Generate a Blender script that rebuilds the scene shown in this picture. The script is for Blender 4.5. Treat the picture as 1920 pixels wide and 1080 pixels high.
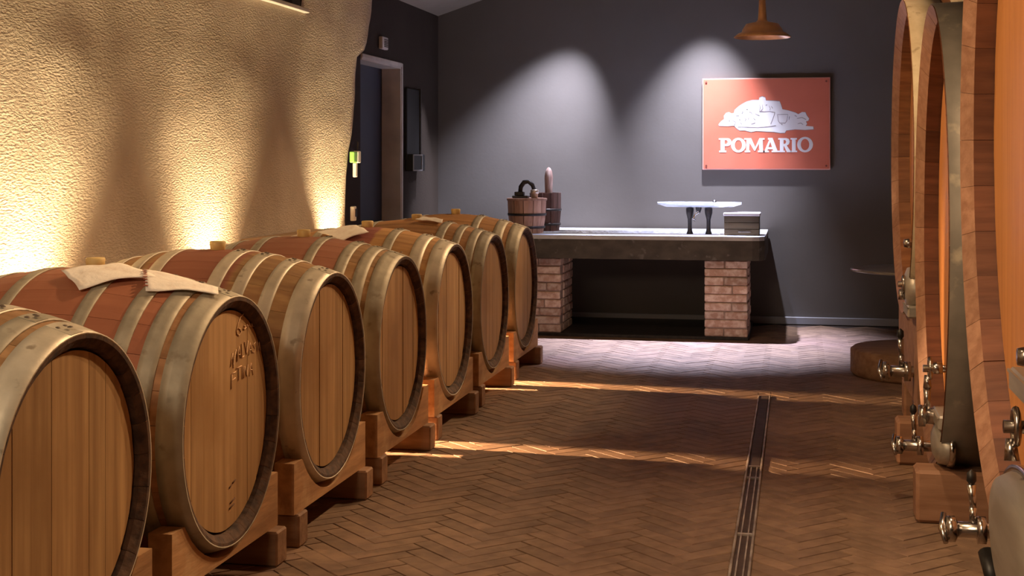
import bpy, math, random
from mathutils import Vector, Matrix
random.seed(7)
C = bpy.context.scene.collection
for o in list(bpy.data.objects): bpy.data.objects.remove(o)
PI = math.pi; R = math.radians

# ------------------------------------------------------------ camera, world, exposure, large lights
cam = bpy.data.cameras.new('camera'); co = bpy.data.objects.new('camera', cam); C.objects.link(co)
cam.sensor_width = 36; cam.lens = 36*2650/1920; cam.shift_y = -235/1920
YAW = math.atan(535/2650)
co.location = (0, 0, 1.3); co.rotation_euler = (PI/2, 0, YAW)
bpy.context.scene.camera = co
w = bpy.data.worlds.new('world'); bpy.context.scene.world = w; w.use_nodes = True
w.node_tree.nodes['Background'].inputs[0].default_value = (1, .8, .6, 1)
w.node_tree.nodes['Background'].inputs[1].default_value = .01
vs = bpy.context.scene.view_settings
vs.view_transform = 'Standard'; vs.look = 'None'; vs.exposure = 0; vs.gamma = 1; vs.use_curve_mapping = False

def spot(name, loc, target, power, color, angle, blend=.5, size=.04):
    l = bpy.data.lights.new(name, 'SPOT'); l.energy = power; l.color = color
    l.spot_size = R(angle); l.spot_blend = blend; l.shadow_soft_size = size
    o = bpy.data.objects.new(name, l); C.objects.link(o); o.location = loc
    o.rotation_euler = (Vector(target)-Vector(loc)).to_track_quat('-Z', 'Y').to_euler()
    return o
def area(name, loc, target, power, color, sx, sy):
    l = bpy.data.lights.new(name, 'AREA'); l.energy = power; l.color = color
    l.shape = 'RECTANGLE'; l.size = sx; l.size_y = sy
    o = bpy.data.objects.new(name, l); C.objects.link(o); o.location = loc
    o.rotation_euler = (Vector(target)-Vector(loc)).to_track_quat('-Z', 'Y').to_euler()
    return o
WARM = (1, .66, .36); GOLD = (1, .76, .42); COOL = (.78, .80, 1)
# ceiling spots over the aisle, washing the barrel heads (left) and the cask heads (right)
for y, p in ((3.1, 330), (4.6, 300), (6.1, 270), (7.6, 240), (8.7, 190)):
    spot('aisle_spot', (.0, min(y+2.6, 11.0), 3.1), (-1.75, y, .85), p, WARM, 40, .7, .05)
for y in (2.0, 4.0, 6.4):
    spot('cask_spot', (-1.3, y-.6, 2.9), (.55, y+.3, 1.4), 200, WARM, 62, .8, .06)
spot('floor_spot', (.1, 4.5, 3.2), (-.05, 4.7, 0), 210, (1, .72, .46), 52, 1, .08)
# soft warm wash above the near end of the barrel row
area('ceiling_wash', (-1.75, .5, 2.5), (-2.0, 5.0, .9), 48, (1, .78, .54), .9, .6)
spot('aisle_spot', (-1.0, 7.6, 3.0), (-1.2, 10.4, .35), 70, (1, .74, .5), 40, .8, .05)
# uplights behind the barrels, washing the rough wall
for y, p, z in ((4.60, 310, .42), (6.20, 250, .42), (7.98, 170, .60)):
    spot('wall_uplight', (-2.62, y, z), (-2.76, y+.03, z+1.3), p*.85, GOLD, 84, .9, .03)
    spot('wall_uplight', (-2.655, y, .66), (-2.77, y+.03, 2.0), p*.30, (1, .80, .48), 90, 1, .03)
# their light also leaks between the barrels onto the aisle floor
for y, p in ((4.47, 25), (6.335, 900), (8.20, 1100)):
    spot('uplight_spill', (-2.655, y+.03, .50), (-.9, y-.16, .0), p, (1, .62, .32), 60, .6, .012)
# cool wall washers above the stone table
spot('table_spot', (-.66, 11.1, 2.95), (-.8, 11.42, .9), 760, COOL, 60, 1, .03)
spot('table_spot', (-1.55, 11.1, 2.85), (-2.25, 11.42, .9), 760, COOL, 58, 1, .03)
spot('table_spot', (-.90, 10.62, 2.95), (-.80, 10.34, 0), 3300, (.58, .65, 1), 60, 1, .03)
spot('corner_spot', (-2.55, 11.0, 2.45), (-2.98, 11.12, .9), 110, COOL, 36, .8, .02)

# ------------------------------------------------------------ helpers
def tag(o, label=None, cat=None, group=None, kind=None):
    if label: o['label'] = label
    if cat: o['category'] = cat
    if group: o['group'] = group
    if kind: o['kind'] = kind
    return o
def thing(name, loc, label, cat, group=None):
    o = bpy.data.objects.new(name, None); C.objects.link(o); o.location = loc
    o.empty_display_size = .1
    return tag(o, label, cat, group)
def worldloc(o):
    v = Vector((0, 0, 0))
    while o: v += o.location; o = o.parent
    return v
class MB:
    def __init__(s): s.v = []; s.f = []; s.sm = []
    def add(s, vs, fs, smooth=False):
        n = len(s.v); s.v += [tuple(v) for v in vs]
        s.f += [tuple(i+n for i in f) for f in fs]; s.sm += [smooth]*len(fs)
        return s
    def box(s, c, d, b=0, rz=0, taper=1):
        x, y, z = (q/2 for q in d); b = min(b, x*.9, y*.9, z*.9)
        if b <= 0:
            vs = [(sx*x, sy*y, sz*z) for sz in (-1, 1) for sx, sy in ((-1,-1),(1,-1),(1,1),(-1,1))]
            fs = [(3,2,1,0),(4,5,6,7),(0,1,5,4),(1,2,6,5),(2,3,7,6),(3,0,4,7)]
        else:
            rings = [(-z, b), (-z+b, 0), (z-b, 0), (z, b)]; vs = []
            for zz, i in rings:
                k = b*.0
                X, Y = x-i, y-i
                vs += [(-X+ (b if not i else 0), -Y, zz), (X-(b if not i else 0), -Y, zz), (X, -Y+(b if not i else 0), zz), (X, Y-(b if not i else 0), zz),
                       (X-(b if not i else 0), Y, zz), (-X+(b if not i else 0), Y, zz), (-X, Y-(b if not i else 0), zz), (-X, -Y+(b if not i else 0), zz)]
            fs = [tuple(range(7, -1, -1)), tuple(range(24, 32))]
            for r in range(3):
                for i in range(8):
                    j = (i+1) % 8; fs.append((r*8+i, r*8+j, r*8+8+j, r*8+8+i))
        cr, sr = math.cos(rz), math.sin(rz)
        out = []
        for v in vs:
            t = taper if v[2] > 0 else 1
            out.append((c[0]+(v[0]*cr-v[1]*sr)*t, c[1]+(v[0]*sr+v[1]*cr)*t, c[2]+v[2]))
        return s.add(out, fs)
    def tube(s, pts, r, n=10, cap=True, smooth=True):
        P = [Vector(p) for p in pts]; rs = r if isinstance(r, (list, tuple)) else [r]*len(P)
        vs = []; up = None
        for i, p in enumerate(P):
            t = (P[min(i+1, len(P)-1)]-P[max(i-1, 0)]).normalized()
            if up is None: up = Vector((0, 0, 1)) if abs(t.z) < .9 else Vector((1, 0, 0))
            a = t.cross(up).normalized(); b = a.cross(t); up = b
            for k in range(n):
                q = 2*PI*k/n; vs.append(p+a*rs[i]*math.cos(q)+b*rs[i]*math.sin(q))
        fs = []
        for i in range(len(P)-1):
            for k in range(n):
                j = (k+1) % n; fs.append((i*n+k, i*n+j, i*n+n+j, i*n+n+k))
        s.add(vs, fs, smooth)
        if cap:
            m = len(s.v)-len(vs)
            s.f += [tuple(m+k for k in range(n-1, -1, -1)), tuple(m+(len(P)-1)*n+k for k in range(n))]; s.sm += [False]*2
        return s
    def lathe(s, c, prof, n=32, axis='Z', smooth=True, close=False):
        # prof: (radius, height) along axis, at centre c
        vs = []
        for r, h in prof:
            for k in range(n):
                q = 2*PI*k/n; a, b = r*math.cos(q), r*math.sin(q)
                v = {'Z': (a, b, h), 'X': (h, a, b), 'Y': (b, h, a)}[axis]
                vs.append((c[0]+v[0], c[1]+v[1], c[2]+v[2]))
        fs = []; m = len(prof)
        for i in range(m if close else m-1):
            i2 = (i+1) % m
            for k in range(n):
                j = (k+1) % n; fs.append((i*n+k, i*n+j, i2*n+j, i2*n+k))
        s.add(vs, fs, smooth)
        return s
    def prism(s, poly, a0, a1, axis='X', smooth=False):
        # poly of 2D points swept from a0 to a1 along axis; X: (y,z)  Y: (x,z)  Z: (x,y)
        n = len(poly); g = {'X': lambda p, a: (a, p[0], p[1]), 'Y': lambda p, a: (p[0], a, p[1]), 'Z': lambda p, a: (p[0], p[1], a)}[axis]
        vs = [g(p, a0) for p in poly]+[g(p, a1) for p in poly]
        fs = [tuple(range(n-1, -1, -1)), tuple(range(n, 2*n))]+[(i, (i+1) % n, n+(i+1) % n, n+i) for i in range(n)]
        return s.add(vs, fs, smooth)
    def build(s, name, m, parent=None, origin=None, fixn=True):
        off = worldloc(parent) if parent else Vector(origin or (0, 0, 0))
        if parent and origin is not None: off = off + Vector(origin)
        me = bpy.data.meshes.new(name)
        me.from_pydata([(v[0]-off[0], v[1]-off[1], v[2]-off[2]) for v in s.v], [], s.f)
        me.polygons.foreach_set('use_smooth', s.sm)
        if fixn:
            import bmesh
            b = bmesh.new(); b.from_mesh(me); bmesh.ops.recalc_face_normals(b, faces=b.faces); b.to_mesh(me); b.free()
        me.materials.append(m); me.update()
        o = bpy.data.objects.new(name, me); C.objects.link(o)
        if parent:
            o.parent = parent
            if origin is not None: o.location = origin
        elif origin is not None: o.location = origin
        return o
def copy_tree(o, parent=None):
    c = o.copy(); C.objects.link(c)
    c.parent = parent
    for ch in o.children: copy_tree(ch, c)
    return c

# ------------------------------------------------------------ materials
def mat(name, col, rough=.6, metal=0, col2=None, scale=(8, 8, 8), detail=6, mixlo=.35, mixhi=.65, bump=0, bscale=None,
        rnd=0, spec=.5, bdist=.01, islands=False, col3=None, s3=1.5, lo3=.5, hi3=.62, coat=0, alpha=None, trans=0, emit=None, rvar=0, c3abs=None, dist=0):
    m = bpy.data.materials.new(name); m.use_nodes = True
    N, L = m.node_tree.nodes, m.node_tree.links; b = N['Principled BSDF']
    b.inputs['Base Color'].default_value = (*col, 1); b.inputs['Roughness'].default_value = rough
    b.inputs['Metallic'].default_value = metal; b.inputs['Specular IOR Level'].default_value = spec
    b.inputs['Coat Weight'].default_value = coat
    if trans: b.inputs['Transmission Weight'].default_value = trans
    if emit: b.inputs['Emission Color'].default_value = (*emit[0], 1); b.inputs['Emission Strength'].default_value = emit[1]
    tc = N.new('ShaderNodeTexCoord'); mp = N.new('ShaderNodeMapping'); mp.inputs['Scale'].default_value = scale
    L.new(tc.outputs['Object'], mp.inputs[0])
    oi = N.new('ShaderNodeObjectInfo'); off = N.new('ShaderNodeVectorMath'); off.operation = 'SCALE'
    cb = N.new('ShaderNodeCombineXYZ')
    mu = N.new('ShaderNodeMath'); mu.operation = 'MULTIPLY'; mu.inputs[1].default_value = 37
    L.new(oi.outputs['Random'], mu.inputs[0])
    for i in range(3): L.new(mu.outputs[0], cb.inputs[i])
    ad = N.new('ShaderNodeVectorMath'); L.new(mp.outputs[0], ad.inputs[0]); L.new(cb.outputs[0], ad.inputs[1])
    out = None
    if col2:
        n = N.new('ShaderNodeTexNoise'); n.inputs['Scale'].default_value = 1; n.inputs['Detail'].default_value = detail
        n.inputs['Distortion'].default_value = dist
        L.new(ad.outputs[0], n.inputs['Vector'])
        rp = N.new('ShaderNodeMapRange'); rp.inputs['From Min'].default_value = mixlo; rp.inputs['From Max'].default_value = mixhi
        L.new(n.outputs['Fac'], rp.inputs['Value'])
        mx = N.new('ShaderNodeMix'); mx.data_type = 'RGBA'
        mx.inputs[6].default_value = (*col, 1); mx.inputs[7].default_value = (*col2, 1)
        L.new(rp.outputs[0], mx.inputs[0]); out = mx.outputs[2]
        if rvar:
            rr = N.new('ShaderNodeMapRange'); rr.inputs['To Min'].default_value = rough-rvar; rr.inputs['To Max'].default_value = rough+rvar
            L.new(n.outputs['Fac'], rr.inputs['Value']); L.new(rr.outputs[0], b.inputs['Roughness'])
    if col3:
        n3 = N.new('ShaderNodeTexNoise'); n3.inputs['Scale'].default_value = s3; n3.inputs['Detail'].default_value = 8
        L.new(tc.outputs['Object'], n3.inputs['Vector'])
        r3 = N.new('ShaderNodeMapRange'); r3.inputs['From Min'].default_value = lo3; r3.inputs['From Max'].default_value = hi3
        L.new(n3.outputs['Fac'], r3.inputs['Value'])
        m3 = N.new('ShaderNodeMix'); m3.data_type = 'RGBA'; m3.inputs[7].default_value = (*col3, 1)
        if out: L.new(out, m3.inputs[6])
        else: m3.inputs[6].default_value = (*col, 1)
        L.new(r3.outputs[0], m3.inputs[0]); out = m3.outputs[2]
    if rnd:
        hs = N.new('ShaderNodeHueSaturation')
        r4 = N.new('ShaderNodeMapRange'); r4.inputs['To Min'].default_value = 1-rnd; r4.inputs['To Max'].default_value = 1+rnd
        if islands:
            g = N.new('ShaderNodeNewGeometry'); sm = N.new('ShaderNodeMath'); sm.operation = 'ADD'
            fr = N.new('ShaderNodeMath'); fr.operation = 'FRACT'
            L.new(g.outputs['Random Per Island'], sm.inputs[0]); L.new(oi.outputs['Random'], sm.inputs[1]); L.new(sm.outputs[0], fr.inputs[0])
            L.new(fr.outputs[0], r4.inputs['Value'])
        else: L.new(oi.outputs['Random'], r4.inputs['Value'])
        L.new(r4.outputs[0], hs.inputs['Value'])
        if out: L.new(out, hs.inputs['Color'])
        else: hs.inputs['Color'].default_value = (*col, 1)
        out = hs.outputs[0]
    if out: L.new(out, b.inputs['Base Color'])
    if bump:
        n2 = N.new('ShaderNodeTexNoise'); n2.inputs['Scale'].default_value = 1; n2.inputs['Detail'].default_value = 4
        mp2 = N.new('ShaderNodeMapping'); mp2.inputs['Scale'].default_value = bscale or scale
        L.new(tc.outputs['Object'], mp2.inputs[0]); L.new(mp2.outputs[0], n2.inputs['Vector'])
        bp = N.new('ShaderNodeBump'); bp.inputs['Strength'].default_value = bump; bp.inputs['Distance'].default_value = bdist
        L.new(n2.outputs['Fac'], bp.inputs['Height']); L.new(bp.outputs[0], b.inputs['Normal'])
    return m

PLASTER = mat('rough_plaster', (.60, .50, .395), .95, col2=(.49, .40, .31), scale=(3, 3, 3), bump=.55, bscale=(80, 48, 130), bdist=.013, spec=.1)
DARKWALL = mat('dark_brown_paint', (.055, .040, .030), .85, col2=(.045, .032, .024), scale=(2, 2, 2), bump=.15, bscale=(60, 60, 60), spec=.2)
GREYWALL = mat('grey_paint', (.158, .142, .130), .8, col2=(.140, .124, .112), scale=(1.5, 1.5, 1.5), bump=.05, bscale=(40, 40, 40), spec=.2)
CEIL = mat('ceiling_plaster', (.34, .28, .22), .9, col2=(.28, .23, .18), scale=(2, 2, 2), bump=.2, bscale=(30, 30, 30))
MORTAR = mat('dark_mortar', (.05, .03, .02), .95, bump=.3, bscale=(80, 80, 80))
BRICKF = mat('terracotta_brick', (.23, .138, .082), .66, col2=(.16, .092, .055), scale=(14, 14, 14), rnd=.15, islands=True, bump=.35, bscale=(40, 40, 40), bdist=.004,
             col3=(.25, .145, .105), s3=.9, lo3=.52, hi3=.7, rvar=.12, spec=.35)
BRICKP = mat('pillar_brick', (.54, .34, .25), .9, col2=(.76, .60, .50), scale=(22, 22, 22), mixlo=.4, mixhi=.62, rnd=.25, bump=.8, bscale=(50, 50, 50), bdist=.01)
PMORT = mat('pale_mortar', (.42, .32, .26), .95, bump=.6, bscale=(60, 60, 60))
STONE = mat('dark_stone', (.095, .078, .06), .8, col2=(.06, .048, .038), scale=(9, 9, 14), bump=.4, bscale=(25, 25, 25), bdist=.008, col3=(.16, .14, .12), s3=14, lo3=.62, hi3=.72)
STONETOP = mat('pale_stone_top', (.62, .61, .62), .4, col2=(.45, .44, .45), scale=(8, 8, 8), bump=.5, bscale=(30, 30, 30))  # rim of the table, much paler than its slab
def oak(name, a, b, stained=None, band=.2, rnd=.12, grain='X', blotch=None):
    sc = {'X': (2.2, 34, 34), 'Z': (34, 34, 2.0), 'Y': (34, 2.2, 34)}[grain]
    m = mat(name, a, .62, col2=b, scale=sc, rnd=rnd, bump=.25, bscale=tuple(q*1.6 for q in sc), bdist=.003, spec=.3,
            col3=blotch, s3=3, lo3=.55, hi3=.75)
    if stained:
        N, L = m.node_tree.nodes, m.node_tree.links; bs = N['Principled BSDF']
        src = bs.inputs['Base Color'].links[0].from_socket
        tc = N.new('ShaderNodeTexCoord'); sp = N.new('ShaderNodeSeparateXYZ'); L.new(tc.outputs['Object'], sp.inputs[0])
        ab = N.new('ShaderNodeMath'); ab.operation = 'ABSOLUTE'; L.new(sp.outputs[0], ab.inputs[0])
        nz = N.new('ShaderNodeTexNoise'); nz.inputs['Scale'].default_value = 9; nz.inputs['Detail'].default_value = 6; L.new(tc.outputs['Object'], nz.inputs[0])
        ma = N.new('ShaderNodeMath'); ma.operation = 'MULTIPLY_ADD'; ma.inputs[1].default_value = .05; L.new(nz.outputs[0], ma.inputs[0]); L.new(ab.outputs[0], ma.inputs[2])
        mr = N.new('ShaderNodeMapRange'); mr.inputs['From Min'].default_value = band+.02; mr.inputs['From Max'].default_value = band+.035
        mr.inputs['To Min'].default_value = .85; mr.inputs['To Max'].default_value = 0; L.new(ma.outputs[0], mr.inputs['Value'])
        mx = N.new('ShaderNodeMix'); mx.data_type = 'RGBA'; mx.inputs[7].default_value = (*stained, 1)
        L.new(src, mx.inputs[6]); L.new(mr.outputs[0], mx.inputs[0]); L.new(mx.outputs[2], bs.inputs['Base Color'])
    return m
HEADOAK = oak('oak_head', (.44, .265, .12), (.33, .185, .078), grain='Z', rnd=.10, blotch=(.30, .16, .06))
HEADPALE = oak('oak_head_pale', (.48, .295, .135), (.33, .185, .08), grain='Z', rnd=.12, blotch=(.34, .19, .08))
CHIME = mat('shaded_chime', (.12, .060, .032), .85, col2=(.045, .022, .014), scale=(30, 30, 30), bump=.4)  # shadow on the barrel rim bevel, put into a dark colour
HOOP = mat('galvanised_hoop', (.66, .58, .45), .5, .3, col2=(.52, .45, .34), scale=(12, 12, 12), bump=.2, bscale=(60, 60, 60), bdist=.003, col3=(.36, .29, .21), s3=22, lo3=.64, hi3=.72, rvar=.1)
HOOPD = mat('dull_hoop', (.44, .385, .29), .6, .3, col2=(.33, .285, .21), scale=(14, 14, 14), bump=.2, bscale=(60, 60, 60), bdist=.003, col3=(.27, .22, .155), s3=18, lo3=.6, hi3=.7)
RIVET = mat('rivet_steel', (.16, .12, .09), .6, .5)
BUNG = mat('bung_silicone', (.70, .50, .20), .6, col2=(.6, .4, .14), scale=(20, 20, 20))
PINE = mat('rack_timber', (.46, .25, .11), .75, col2=(.30, .15, .06), scale=(26, 3, 26), bump=.4, bscale=(60, 8, 60), bdist=.004, rnd=.12, col3=(.52, .34, .18), s3=6, lo3=.55, hi3=.7)
BEAM = mat('beam_timber', (.34, .19, .10), .75, col2=(.22, .11, .055), scale=(3, 26, 26), bump=.4, bscale=(8, 60, 60), bdist=.004, rnd=.15)
CLOTH = mat('white_cloth', (.88, .80, .70), .9, col2=(.78, .66, .55), scale=(25, 25, 25), mixlo=.5, mixhi=.75, bump=.4, bscale=(40, 40, 40))
CASKHEAD = oak('cask_head_oak', (.58, .255, .085), (.50, .205, .065), grain='Z', rnd=.07)
CASKHEAD.node_tree.nodes['Principled BSDF'].inputs['Roughness'].default_value = .42
CASKSTAVE = oak('cask_stave_oak', (.17, .065, .032), (.11, .040, .020), grain='X', rnd=.22)
CASKBEV = mat('cask_rim_bevel', (.34, .18, .11), .55, col2=(.25, .12, .07), scale=(30, 30, 30), rnd=.12, bump=.3)
CASKPALE = oak('cask_stave_pale', (.26, .115, .05), (.17, .07, .032), grain='X', rnd=.25)
CASKHOOP = mat('cask_hoop_zinc', (.27, .24, .205), .6, .4, col2=(.19, .17, .145), scale=(7, 7, 7), bump=.3, bscale=(20, 20, 20), bdist=.004, col3=(.42, .36, .27), s3=9, lo3=.6, hi3=.7)
CASKHOOPL = mat('cask_hoop_pale', (.62, .52, .36), .7, .15, col2=(.50, .40, .26), scale=(16, 16, 16), bump=.4, bscale=(20, 20, 20), bdist=.006, col3=(.30, .22, .13), s3=14, lo3=.6, hi3=.7)
STEEL = mat('stainless', (.55, .50, .46), .22, 1, col2=(.45, .41, .38), scale=(20, 20, 20))
BSTEEL = mat('brushed_steel', (.44, .40, .34), .45, .45, col2=(.36, .32, .27), scale=(30, 3, 30))
BLACK = mat('black_plastic', (.012, .011, .011), .45)
WHITE = mat('white_paint', (.74, .68, .60), .6, col2=(.54, .50, .45), scale=(4, 4, 4))
WPLAST = mat('white_plastic', (.72, .68, .62), .5)
GREENP = mat('green_plate', (.25, .55, .12), .5)
NAVY = mat('dark_blue_door', (.045, .052, .075), .6, col2=(.04, .046, .066), scale=(3, 3, 3), bump=.1)
COPPER = mat('copper', (.95, .55, .26), .3, .4, col2=(.75, .38, .16), scale=(9, 9, 9), bump=.2, bscale=(14, 14, 14))
SIGNRED = mat('terracotta_sign', (.68, .17, .10), .5, col2=(.62, .15, .085), scale=(4, 4, 4))
SIGNEDGE = mat('sign_edge_acrylic', (.85, .40, .34), .3)
SIGNWHITE = mat('sign_white', (.92, .90, .90), .5)
SIGNGREY = mat('sign_print_grey', (.33, .26, .27), .6)
IRON = mat('black_iron', (.035, .03, .028), .45, .5, col2=(.06, .05, .045), scale=(30, 30, 30), bump=.3)
GLASSY = mat('clear_glass', (.82, .88, .93), .08, trans=.75, spec=.8)
TABGLASS = mat('smoked_glass', (.30, .26, .23), .15, trans=.2, spec=.8)
TUBWOOD = mat('tub_wood', (.58, .34, .24), .8, col2=(.36, .18, .12), scale=(30, 30, 4), bump=.5, rnd=.15)
TUBDARK = mat('tub_wood_dark', (.16, .075, .055), .8, col2=(.09, .045, .035), scale=(30, 30, 4), bump=.5, rnd=.15)
CRATEW = mat('crate_wood', (.085, .05, .016), .75, col2=(.06, .034, .011), scale=(4, 30, 30), bump=.3, rnd=.1)
DRAINM = mat('drain_frame_metal', (.50, .42, .35), .5, .4, col2=(.2, .15, .12), scale=(6, 6, 6))
DRAIND = mat('drain_rust', (.085, .05, .04), .7, .4, col2=(.05, .03, .025), scale=(20, 20, 20))
CHALK = mat('chalk', (.72, .47, .28), .95)
BRAND = mat('burnt_mark', (.12, .05, .02), .9)

# ------------------------------------------------------------ setting
XL, YB, YF, XR = -2.98, 11.6, -1.6, 2.9
XP = -2.72        # face of the rough plastered wall
def ceil_z(x): return 2.54+.33*(x-XL) if x < .6 else 2.54+.33*(.6-XL)-.33*(x-.6)
m = MB(); m.box(((XL+XR)/2, (YF+YB)/2, -.046), (XR-XL+.6, YB-YF+.5, .08))
floor = tag(m.build('floor', MORTAR), kind='structure')
m = MB(); T = .12
xs = [XL-.3, .6, XR+.3]
poly = [(x, ceil_z(x)) for x in xs]+[(x, ceil_z(x)+T) for x in reversed(xs)]
m.prism(poly, YF-.3, YB+.3, 'Y'); tag(m.build('ceiling', CEIL), kind='structure')
m = MB(); m.prism([(XL-.3, -.08), (XR+.3, -.08), (XR+.3, ceil_z(XR+.3)), (.6, ceil_z(.6)), (XL-.3, ceil_z(XL-.3))], YB, YB+.15, 'Y')
tag(m.build('wall_back', GREYWALL), kind='structure')
m = MB(); m.prism([(XL-.3, -.08), (XR+.3, -.08), (XR+.3, ceil_z(XR+.3)), (.6, ceil_z(.6)), (XL-.3, ceil_z(XL-.3))], YF-.15, YF, 'Y')
tag(m.build('wall_front', GREYWALL), kind='structure')
m = MB(); m.box((XR+.08, (YF+YB)/2, 1.5), (.16, YB-YF, 3.2)); tag(m.build('wall_right', GREYWALL), kind='structure')
# dark wall with the door opening
DY0, DY1, DZ = 9.43, 10.43, 2.035
m = MB(); zt = ceil_z(XL)+.05
m.box((XL-.12, (YF+DY0)/2, zt/2), (.24, DY0-YF, zt)); m.box((XL-.12, (YB+DY1)/2, zt/2), (.24, YB-DY1, zt))
m.box((XL-.12, (DY0+DY1)/2, (zt+DZ)/2), (.24, DY1-DY0, zt-DZ))
tag(m.build('wall_left', DARKWALL), kind='structure')
# rough plastered wall standing proud of it, its end worn to a wavy edge
EDGE = [(-.1, 8.46), (.6, 8.44), (.98, 8.42), (1.2, 8.43), (1.34, 8.46), (1.5, 8.56), (1.7, 8.62), (1.9, 8.63), (1.99, 8.66), (2.03, 8.80), (2.12, 8.88), (2.3, 8.96), (2.45, 9.0), (2.8, 9.05)]
def edge_y(z):
    for (a, ya), (b, yb) in zip(EDGE, EDGE[1:]):
        if a <= z <= b: return ya+(yb-ya)*(z-a)/(b-a)
    return EDGE[-1][1]
WY0, WY1, WZ0 = 6.35, 7.52, 2.14      # high window in that wall
m = MB(); ny, nz = 150, 50; ztop = ceil_z(XP)+.06
from mathutils import noise
def wallx(y, z): return XP+.011*noise.noise(Vector((y*1.3, z*1.3, 3)))+.004*noise.noise(Vector((y*5, z*5, 9)))
vsx = []
for j in range(nz+1):
    z = -.05+(ztop+.05)*j/nz; e = edge_y(z)+.012*noise.noise(Vector((1, 4, z*9)))
    for i in range(ny+1):
        y = YF+(e-YF)*i/ny; x = wallx(y, z)
        if i > ny-2: x -= .02*(i-ny+2)
        vsx.append((x, y, z))
fx = []
for j in range(nz):
    for i in range(ny):
        a = j*(ny+1)+i
        zc = -.05+(ztop+.05)*(j+.5)/nz; yc = vsx[a][1]
        if WY0-.04 < yc < WY1-.04 and zc > WZ0+.02: continue
        fx.append((a, a+1, a+ny+2, a+ny+1))
m.add(vsx, fx, True)
# end face back to the dark wall
ev = []; 
for j in range(nz+1):
    p = vsx[j*(ny+1)+ny]; ev += [p, (XL, p[1]+.015, p[2])]
m.add(ev, [(2*j, 2*j+1, 2*j+3, 2*j+2) for j in range(nz)])
tag(m.build('wall_left_plastered', PLASTER, fixn=False), kind='structure')
# window
wd = tag(MB().box((XP-.13, (WY0+WY1)/2, (WZ0+ztop)/2), (.04, WY1-WY0, ztop-WZ0)).build('window_1', BLACK), kind='structure')
m = MB(); m.box((XP+.0, (WY0+WY1)/2, WZ0+.012), (.07, WY1-WY0+.08, .024), .004); m.build('window_sill', WHITE, wd)
m = MB(); m.box((XP-.04, WY1-.012, (WZ0+ztop)/2), (.08, .024, ztop-WZ0)); m.build('window_frame', IRON, wd)
m = MB(); m.box((XP-.06, WY1-.30, (WZ0+ztop)/2), (.03, .03, ztop-WZ0)); m.box((XP-.06, (WY0+WY1)/2, WZ0+.06), (.03, WY1-WY0, .03)); m.build('window_frame', IRON, wd)
# low ledge along the plaster wall
m = MB(); m.box((XP+.055, 7.18, .46), (.11, 1.12, .92), .01); tag(m.build('trim_1', mat('ledge_plaster', (.42, .26, .14), .85, col2=(.36, .22, .11), scale=(3, 3, 3), bump=.3)), kind='structure')
# door
dr = tag(MB().box((XL-.17, (DY0+DY1)/2, DZ/2), (.05, DY1-DY0, DZ)).build('door_1', NAVY), kind='structure')
m = MB(); m.box((XL-.065, DY1-.009, DZ/2), (.15, .018, DZ)); m.build('door_jamb', WHITE, dr)
m = MB(); m.box((XL-.065, (DY0+DY1)/2, DZ-.009), (.15, DY1-DY0, .018)); m.build('door_head', WHITE, dr)
m = MB(); m.box((XL+.008, DY1+.012, DZ/2+.01), (.02, .03, DZ+.03), .004); m.box((XL+.008, (DY0+DY1)/2, DZ+.012), (.02, DY1-DY0, .03), .004); m.build('door_frame', WHITE, dr)
m = MB(); m.tube([(XL-.14, DY0+.10, 1.0), (XL-.09, DY0+.10, 1.0), (XL-.09, DY0+.2, 1.0)], .01); m.build('door_handle', STEEL, dr)
# baseboard
m = MB(); m.box((XL+(XR-XL)/2, YB-.012, .03), (XR-XL-.02, .024, .06), .004); tag(m.build('baseboard_back', mat('baseboard_grey', (.30, .29, .30), .5)), kind='structure')

# ------------------------------------------------------------ herringbone floor
BL, BW, J = .256, .070, .0045
DX0, DX1, DYE = -.215, -.145, 8.0
def clip(poly, ax, val, keep):
    out = []
    for i in range(len(poly)):
        p, q = poly[i], poly[(i+1) % len(poly)]
        a = (p[ax]-val)*keep >= 0; b = (q[ax]-val)*keep >= 0
        if a: out.append(p)
        if a != b:
            t = (val-p[ax])/(q[ax]-p[ax]); out.append((p[0]+t*(q[0]-p[0]), p[1]+t*(q[1]-p[1])))
    return out
def brick_geo(m, poly, z):
    cx = sum(p[0] for p in poly)/len(poly); cy = sum(p[1] for p in poly)/len(poly); n = len(poly)
    def ins(p, d):
        v = Vector((cx-p[0], cy-p[1])); l = v.length; v = v*(min(d*1.4, l*.5)/max(l, 1e-6)); return (p[0]+v.x, p[1]+v.y)
    top = [ins(p, .003) for p in poly]
    vs = [(p[0], p[1], -.012) for p in poly]+[(p[0], p[1], z-.0025) for p in poly]+[(p[0], p[1], z) for p in top]
    fs = [tuple(range(2*n, 3*n))]
    for r in range(2):
        for i in range(n): fs.append((r*n+i, r*n+(i+1) % n, r*n+n+(i+1) % n, r*n+n+i))
    m.add(vs, fs)
bricks = []
c45 = math.sqrt(.5)
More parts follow.
